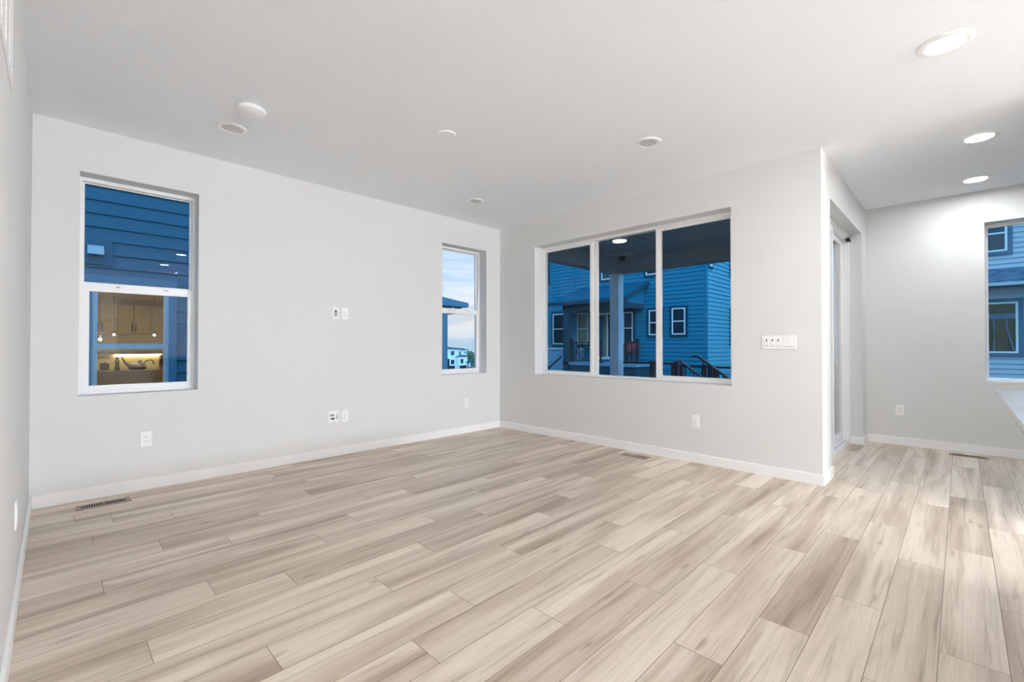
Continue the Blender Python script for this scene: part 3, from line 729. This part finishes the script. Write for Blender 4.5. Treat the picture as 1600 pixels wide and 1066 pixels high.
handrail('black sloping stair handrail, higher one at right of the porch view', (7.05, 2.90, .955), (7.05, 1.55, -.01), (.20, .30))
handrail('black sloping stair handrail starting at the railing post, lower one', (7.9, 3.56, .835), (7.9, 2.2, -.13), (.46, .60))
# steps
m = MB((7.5, 2.2, -.62)); 
for k in range(3): m.box(7.12, 7.83, 2.63 - .3 * k, 2.93 - .3 * k, -.62, -.12 - .17 * (k + 1) + .06)
tag(m.build('stair_steps', DECK), 'grey deck steps between the black stair handrails', 'steps')

# ------------------------------------------------------------------ bright-blue house across, seen through the wide window
BX = 17.5
def house_across():
    org = (BX, 12, -.62); t = thing('neighbor_house', 'two-storey bright blue lap-sided house with a raised porch, across from the wide window', 'house', org)
    m = MB(org); siding(m, 'x', BX, -1, 6.89, 18.5, -.62, 6.6, .165, lap=.03); m.build('front_siding', SIDE_B, t)
    m = MB(org); siding(m, 'y', 6.89, -1, BX, 27, -.62, 6.6, .165, lap=.034); m.build('side_siding', mat('lit_blue_siding', (.075, .34, .47), .65, spec=.2, var=((1.2, 9, 30), .08)), t)  # lighter copy of the blue siding, puts the lit side into its colour
    m = MB(org); m.box(BX + .01, 27, 6.90, 18.5, -.62, 6.6); m.build('wall_core', SIDE_B, t)
    m = MB(org); m.prism([(BX - .5, 6.4, 6.6), (27.5, 6.4, 6.6), (22.5, 6.4, 8.8)], (0, 12.3, 0)); m.build('main_roof', SHINGLE, t)
    fw = lambda u0, u1, z0, z1, **k: far_window(t, org, 'x', BX, -1, u0, u1, z0, z1, TRIM_B, **k)
    fw(7.69, 8.24, 1.56, 2.62); fw(8.69, 9.24, 1.55, 2.59)
    fw(13.55, 14.41, 1.18, 2.68); fw(12.28, 12.93, 1.18, 2.64, glassm=WARMGLASS); fw(9.98, 10.46, 1.18, 2.57)
    fw(11.0, 11.56, 4.08, 5.3); fw(8.80, 9.37, 4.06, 5.3); fw(14.74, 15.4, 3.48 + .75, 5.4)
    fs = lambda u0, u1, z0, z1: far_window(t, org, 'y', 6.89, -1, u0, u1, z0, z1, TRIM_B)
    fs(17.68, 17.92, 4.18, 4.8); fs(19.97, 20.9, 1.2, 2.60); fs(19.97, 20.9, 4.05, 5.4)
    MB(org).box(BX - .042, BX + .05, 6.845, 6.93, -.62, 6.6).build('corner_board', SIDE_B, t)
    # french door
    m = MB(org); m.box(BX - .05, BX, 10.75, 11.78, .50, 2.60); d = m.build('patio_door', EXTWHITE, t)
    MB(org).box(BX - .056, BX - .050, 11.30, 11.70, .62, 2.50).build('pane', WARMGLASS, d); MB(org).box(BX - .056, BX - .050, 10.83, 11.22, .62, 2.50).build('pane', FARGLASS, d)
    m = MB(org)
    for k in range(4): m.tube([(BX - .075, 11.60 - .05 * k, .62), (BX - .075, 11.62 - .05 * k, 1.5), (BX - .075, 11.60 - .05 * k, 2.5)], .024, 8)
    m.build('curtain', TRIM_A, t)
    # stone skirt left of the porch
    MB(org).box(BX - .10, BX - .02, 12.6, 18.5, -.62, .93).build('stone_base', STONE, t)
    MB(org).box(BX - .14, BX - .02, 12.6, 18.5, .93, 1.0).build('stone_ledge', EXTWHITE, t)
    # downspout
    MB(org).tube([(BX - .05, 13.13, 3.50), (BX - .05, 13.13, 6.4)], .035, 10).build('downspout', SIDE_B, t, smooth=True)
    # porch
    FX = 15.8
    MB(org).box(FX, BX - .14, 8.9, 12.55, .28, .40).build('porch_deck', DECKB, t)
    MB(org).box(FX + .05, BX - .14, 8.95, 12.5, -.62, .28).build('porch_skirt', TRIM_B, t)
    for a, b in ((12.17, 12.47),): MB(org).box(FX, FX + .28, a, b, -.62, 2.80).build('porch_post', TRIM_B, t)
    MB(org).box(BX - .60, BX - .02, 12.95, 13.30, .40, 2.66).build('porch_pilaster', SIDE_B, t)
    MB(org).box(FX, FX + .25, 9.46, 12.5, 2.66, 2.98).build('porch_front_beam', TRIM_B, t)
    MB(org).box(FX + .25, BX - .02, 9.46, 9.66, 2.66, 2.86).build('porch_side_beam', TRIM_B, t)
    MB(org).box(FX + .25, BX - .02, 9.66, 12.5, 2.80, 2.86).build('porch_soffit', PORCHPAINT, t)
    m = MB(org); m.prism([(FX + .1, 9.50, 2.86), (BX - .02, 9.50, 2.86), (BX - .02, 9.50, 3.66), (FX + .1, 9.50, 3.02)], (0, .10, 0)); m.build('porch_gable', SIDE_B, t)
    m = MB(org)   # shed roof with a hipped left end
    a, b_, c_, e = (15.55, 13.15, 2.98), (15.55, 9.30, 2.98), (BX, 9.25, 3.78), (BX, 12.55, 3.78)
    h = (BX, 13.3, 3.02)
    up = Vector((0, 0, .06))
    for q in ((a, b_, c_, e), (a, e, h)):
        m.face([Vector(p) + up for p in q]); m.face([Vector(p) for p in q][::-1])
    m.face([a, b_, Vector(b_) + up, Vector(a) + up]); m.face([b_, c_, Vector(c_) + up, Vector(b_) + up]); m.face([h, a, Vector(a) + up, Vector(h) + up])
    m.build('porch_roof', SHINGLE, t)
    m = MB(org); m.bar((15.55, 13.15, 2.93), (15.55, 9.30, 2.93), .05, .14); m.bar((15.55, 9.30, 2.93), (BX, 9.25, 3.73), .05, .14); m.build('porch_fascia', TRIM_B, t)
house_across()
def across_railing(label, p, q, diag):
    t = thing('porch_railing', label, 'railing', p)
    p, q = Vector(p), Vector(q); og = tuple(p); up = Vector((0, 0, 1))
    MB(og).bar(p + up * .84, q + up * .84, .06, .05).build('top_rail', BLACKMETAL, t); MB(og).bar(p + up * .08, q + up * .08, .05, .04).build('bottom_rail', BLACKMETAL, t)
    n = int((q - p).length / .13); m = MB(og)
    for k in range(n + 1):
        a = p + (q - p) * (k / n); m.box(a.x - .012, a.x + .012, a.y - .012, a.y + .012, a.z + .08, a.z + .84)
    if diag:
        m.bar(p + up * .1, (p + q) / 2 + up * .82, .02); m.bar((p + q) / 2 + up * .1, q + up * .82, .02)
        m.bar(p + up * .82, (p + q) / 2 + up * .1, .02); m.bar((p + q) / 2 + up * .82, q + up * .1, .02)
    m.build('balusters', BLACKMETAL, t)
    for a in (p, q): MB(og).box(a.x - .04, a.x + .04, a.y - .04, a.y + .04, a.z, a.z + 1.0).build('post', BLACKMETAL, t)
across_railing('dark porch railing with crossed balusters on the blue house, left of its steps', (15.95, 12.12, .40), (15.95, 10.98, .40), True)
across_railing('dark plain porch railing on the blue house, at the chair', (15.95, 9.46, .40), (15.95, 8.94, .40), False)
t = thing('railing_spindle', 'dark newel post with ball finial on the blue house porch', 'newel post', (15.9, 10.58, .40))
MB().lathe((0, 0, 0), [(.10, 0), (.10, .05), (.04, .10), (.035, .85), (.05, .88), (.03, .92), (.06, .97), (.05, 1.03), (0, 1.06)], 16).build('shaft', BLACKMETAL, t, smooth=True)
t = thing('porch_chair', 'dark wicker chair with red cushion on the blue house porch', 'chair', (16.6, 9.68, .40))
MB().box(-.30, .30, -.30, .30, .30, .42).build('seat', WICKER, t, bevel=.03)
MB().prism([(.22, -.30, .42), (.34, -.30, .42), (.42, -.30, .90), (.34, -.30, .90)], (0, .60, 0)).build('backrest', WICKER, t, bevel=.02)
for y in (-.33, .29): MB().box(-.30, .30, y, y + .06, .30, .60).build('armrest', WICKER, t, bevel=.015)
for x in (-.26, .26):
    for y in (-.26, .26): MB().box(x - .03, x + .03, y - .03, y + .03, 0, .30).build('leg', WICKER, t)
MB().prism([(.06, -.26, .44), (.22, -.26, .44), (.30, -.26, .86), (.16, -.26, .86)], (0, .52, 0)).build('cushion', CUSHION, t, bevel=.04)
# rail of its steps
t = thing('stair_handrail', 'dark sloping handrail at the left foot of the blue house porch', 'handrail', (15.7, 13.1, -.62))
m = MB((15.7, 13.1, -.62)); m.bar((15.7, 12.5, .62), (15.7, 13.25, .08), .06, .05); m.bar((15.7, 13.25, .08), (15.7, 14.6, .02), .06, .05); m.build('rail', BLACKMETAL, t)
for y, z in ((13.25, .2), (13.9, .05), (14.5, .03)): MB((15.7, 13.1, -.62)).box(15.66, 15.74, y - .04, y + .04, -.62, z).build('post', BLACKMETAL, t)

# ------------------------------------------------------------------ grey-blue house seen through the nook window
NX = 20.0
def house_nook():
    org = (NX, -3, -.62); t = thing('neighbor_house', 'pale grey-blue lap-sided house outside the nook window at the right edge', 'house', org)
    m = MB(org); siding(m, 'x', NX, -1, -9, 2.2, -.62, 6.8, .150, lap=.03); m.build('siding', SIDE_N, t)
    m = MB(org); m.box(NX + .01, 28, -9, 2.2, -.62, 6.8); m.build('wall_core', SIDE_N, t)
    m = MB(org); m.prism([(NX - .5, -9.4, 6.8), (28.4, -9.4, 6.8), (24, -9.4, 9)], (0, 12, 0)); m.build('main_roof', SHINGLE_N, t)
    far_window(t, org, 'x', NX, -1, -1.00, .45, 3.95, 5.05, TRIM_N, .11, fw=.05)
    w = far_window(t, org, 'x', NX, -1, -1.20, .45, .90, 2.42, TRIM_N, .11, rail=False, fw=.05, glassm=OLIVEGLASS)
    for y, dy in ((-.72, .02), (-.98, -.14)):
        m = MB(org); m.tube([(NX - .06, y + .03, 2.0), (NX - .06, y, 1.6), (NX - .06, y + dy * .6, 1.2), (NX - .06, y + dy, .96)], .022, 8); m.build('curtain_edge', TRIM_N, w)
    MB(org).box(NX - .066, NX - .056, -1.15, .40, 1.93, 2.08).build('curtain_rail', TRIM_N, w)
    m = MB(org); m.prism([(NX, -9, 3.46), (NX - .75, -9, 2.98), (NX - .75, -9, 2.90), (NX, -9, 2.90)], (0, 11.2, 0)); m.build('lower_roof', SHINGLE_N, t)
    m = MB(org); m.box(NX - .80, NX - .74, -9, 2.2, 2.86, 2.95); m.build('gutter', SIDE_N, t)
    m = MB(org); m.box(NX - .74, NX - .002, -9, 2.2, 2.86, 2.895); m.build('soffit', TRIM_N, t)
    m = MB(org); m.box(NX - .028, NX - .002, -9, 2.2, 2.66, 2.86); m.build('frieze_board', SIDE_N, t)
house_nook()

# ------------------------------------------------------------------ porch of another house, seen through the narrow window
def house_porch_far():
    PY = 16.0; org = (10, PY, -.62); t = thing('neighbor_house', 'blue-grey house porch with hipped roof and post, behind the narrow sky window', 'house', org)
    MB(org).box(4.5, 10.6, PY + .3, PY + 8, -.62, 2.75).build('wall_core', SIDE_A, t)
    MB(org).box(11.80, 12.15, PY, PY + .35, -.62, 2.75).build('porch_post', TRIM_P, t, bevel=.01)
    MB(org).box(4.5, 12.90, PY, PY + .30, 2.56, 2.84).build('porch_beam', TRIM_P, t)
    MB(org).box(12.55, 12.90, PY + .3, PY + 4, 2.56, 2.84).build('porch_beam', TRIM_P, t)
    MB(org).box(4.3, 13.14, PY - .25, PY + 4.3, 2.84, 3.03).build('fascia', TRIM_P, t, bevel=.01)
    MB(org).box(12.36, 12.50, PY - .012, PY, 2.58, 2.82).build('bracket', EXTWHITE, t)
    m = MB(org); z = 3.03; a = [(4.3, PY - .25, z), (13.14, PY - .25, z), (13.14, PY + 4.3, z), (4.3, PY + 4.3, z)]; r0, r1 = (4.3, PY + 2.0, 3.95), (9.6, PY + 2.0, 3.95)
    m.face([a[0], a[1], r1, r0]); m.face([a[1], a[2], r1]); m.face([a[2], a[3], r0, r1]); m.face([a[3], a[0], r0]); m.face(a[::-1]); m.build('roof', SHINGLE_N, t)
house_porch_far()

# ------------------------------------------------------------------ far townhouse, car, trees
TY = 100.0
def townhouse():
    org = (79, TY, -6.25); t = thing('townhouse', 'distant white three-storey townhouse with dark roofs in the narrow window', 'house', org)
    MB(org).box(72, 80.9, TY, TY + 9, -6.25, .2).build('main_block', STUCCO, t)
    MB(org).box(80.9, 83.5, TY + 1, TY + 8, -1.7, -.15).build('upper_wing', STUCCO, t)
    MB(org).box(78.9, 82.1, TY - 1.0, TY + 8, -6.25, -2.0).build('front_bay', STUCCO, t)
    m = MB(org); m.prism([(71, TY - .6, .95), (81.4, TY - .6, .22), (81.4, TY - .6, .0), (71, TY - .6, .70)], (0, 10, 0)); m.build('sloped_roof', ROOFGREY, t)
    MB(org).box(80.9, 83.9, TY + .6, TY + 8.4, -.15, .02).build('wing_roof', ROOFGREY, t)
    m = MB(org); m.prism([(78.6, TY - 1.3, -2.0), (82.3, TY - 1.3, -2.0), (80.4, TY - 1.3, -1.55)], (0, 2, 0)); m.build('bay_roof', ROOFGREY, t)
    for x, w, z0, z1, y in ((77.6, 1.1, -1.6, -.5, 0), (80.2, .5, -1.6, -.6, 0), (77.6, 1.1, -4.1, -2.9, 0), (80.1, .9, -3.9, -2.7, -1.0), (81.6, .35, -1.3, -.7, 1), (82.9, .35, -1.3, -.7, 1), (76.2, .7, -4.6, -2.6, 0)):
        MB(org).box(x - w / 2, x + w / 2, TY + y - .06, TY + y + .02, z0, z1).build('window', FARGLASS, t)
    for x0, x1, y in ((75.9, 78.4, 0), (79.3, 81.8, -1.0)):
        MB(org).box(x0, x1, TY + y - .08, TY + y + .02, -6.2, -4.5).build('garage_door', BLACKMETAL, t)
    MB(org).box(81.6, 84.0, TY - 1.4, TY + .5, -3.75, -3.45).build('entry_canopy', ROOFGREY, t)
    MB(org).box(82.6, 83.0, TY - 1.2, TY - .8, -6.25, -3.75).build('entry_post', STUCCO, t)
townhouse()
t = thing('parked_car', 'tiny red car parked before the distant townhouse garage', 'car', (80.6, TY - 4.5, -6.25))
MB().prism([(-.9, -2, .25), (-.9, 2, .25), (-.9, 2, .8), (-.9, 1.1, .9), (-.9, .5, 1.4), (-.9, -1.2, 1.4), (-.9, -1.9, .9)], (1.8, 0, 0)).build('body', REDPAINT, t, bevel=.08)
MB().prism([(-.92, 1.0, .92), (-.92, .5, 1.33), (-.92, -1.1, 1.33), (-.92, -1.6, .92)], (1.84, 0, 0)).build('window_glass', FARGLASS, t)
for x in (-.9, .72):
    for y in (-1.3, 1.25): MB().tube([(x, y, .32), (x + .18, y, .32)], .32, 16).build('wheel', BLACKMETAL, t)
def tree(label, loc, h, r, seed):
    rnd = random.Random(seed); t = thing('leafy_tree', label, 'tree', loc, 0, 'trees beside the distant townhouse')
    MB().tube([(0, 0, 0), (.05, 0, h * .4), (0, .05, h * .6)], [r * .09, r * .07, r * .04], 8).build('trunk', BARK, t, smooth=True)
    b = bmesh.new()
    for k in range(700):
        u = rnd.random() * 2 * math.pi; v = rnd.uniform(-1, 1); q = (1 - v * v) ** .5; rr = r * rnd.uniform(.55, 1)
        c_ = Vector((rr * q * math.cos(u), rr * q * math.sin(u), h * .62 + v * h * .40 * rnd.uniform(.7, 1)))
        s_ = r * rnd.uniform(.07, .14); M = Matrix.Rotation(rnd.random() * 6, 3, Vector((rnd.random() - .5, rnd.random() - .5, rnd.random() - .5)).normalized())
        vs = [b.verts.new(c_ + M @ Vector(p) * s_) for p in ((-1, -.5, 0), (0, -.7, .3), (1, 0, 0), (0, .7, -.2), (-.8, .5, .2))]; b.faces.new(vs)
    m = MB(); m.b.free(); m.b = b; m.build('crown', LEAF, t, recalc=False)
tree('green tree beside the distant townhouse, left one', (86.0, TY + 7, -6.25), 5.2, 2.5, 3)
tree('green tree beside the distant townhouse, right one', (92.0, TY + 10, -6.25), 5.6, 2.5, 5)
t = thing('garden_shed', 'tiny blue shed with pale roof right of the distant townhouse', 'shed', (85.4, TY - 6, -6.25))
MB().box(-1, 1, -1, 1, 0, 2.1).build('walls', BLUEPAINT, t)
MB().prism([(-1.2, -1.2, 2.1), (1.2, -1.2, 2.1), (0, -1.2, 2.9)], (0, 2.4, 0)).build('roof', EXTWHITE, t)
MB().box(-.4, .4, -1.05, -1.0, 0, 1.8).build('door', TRIM_B, t)
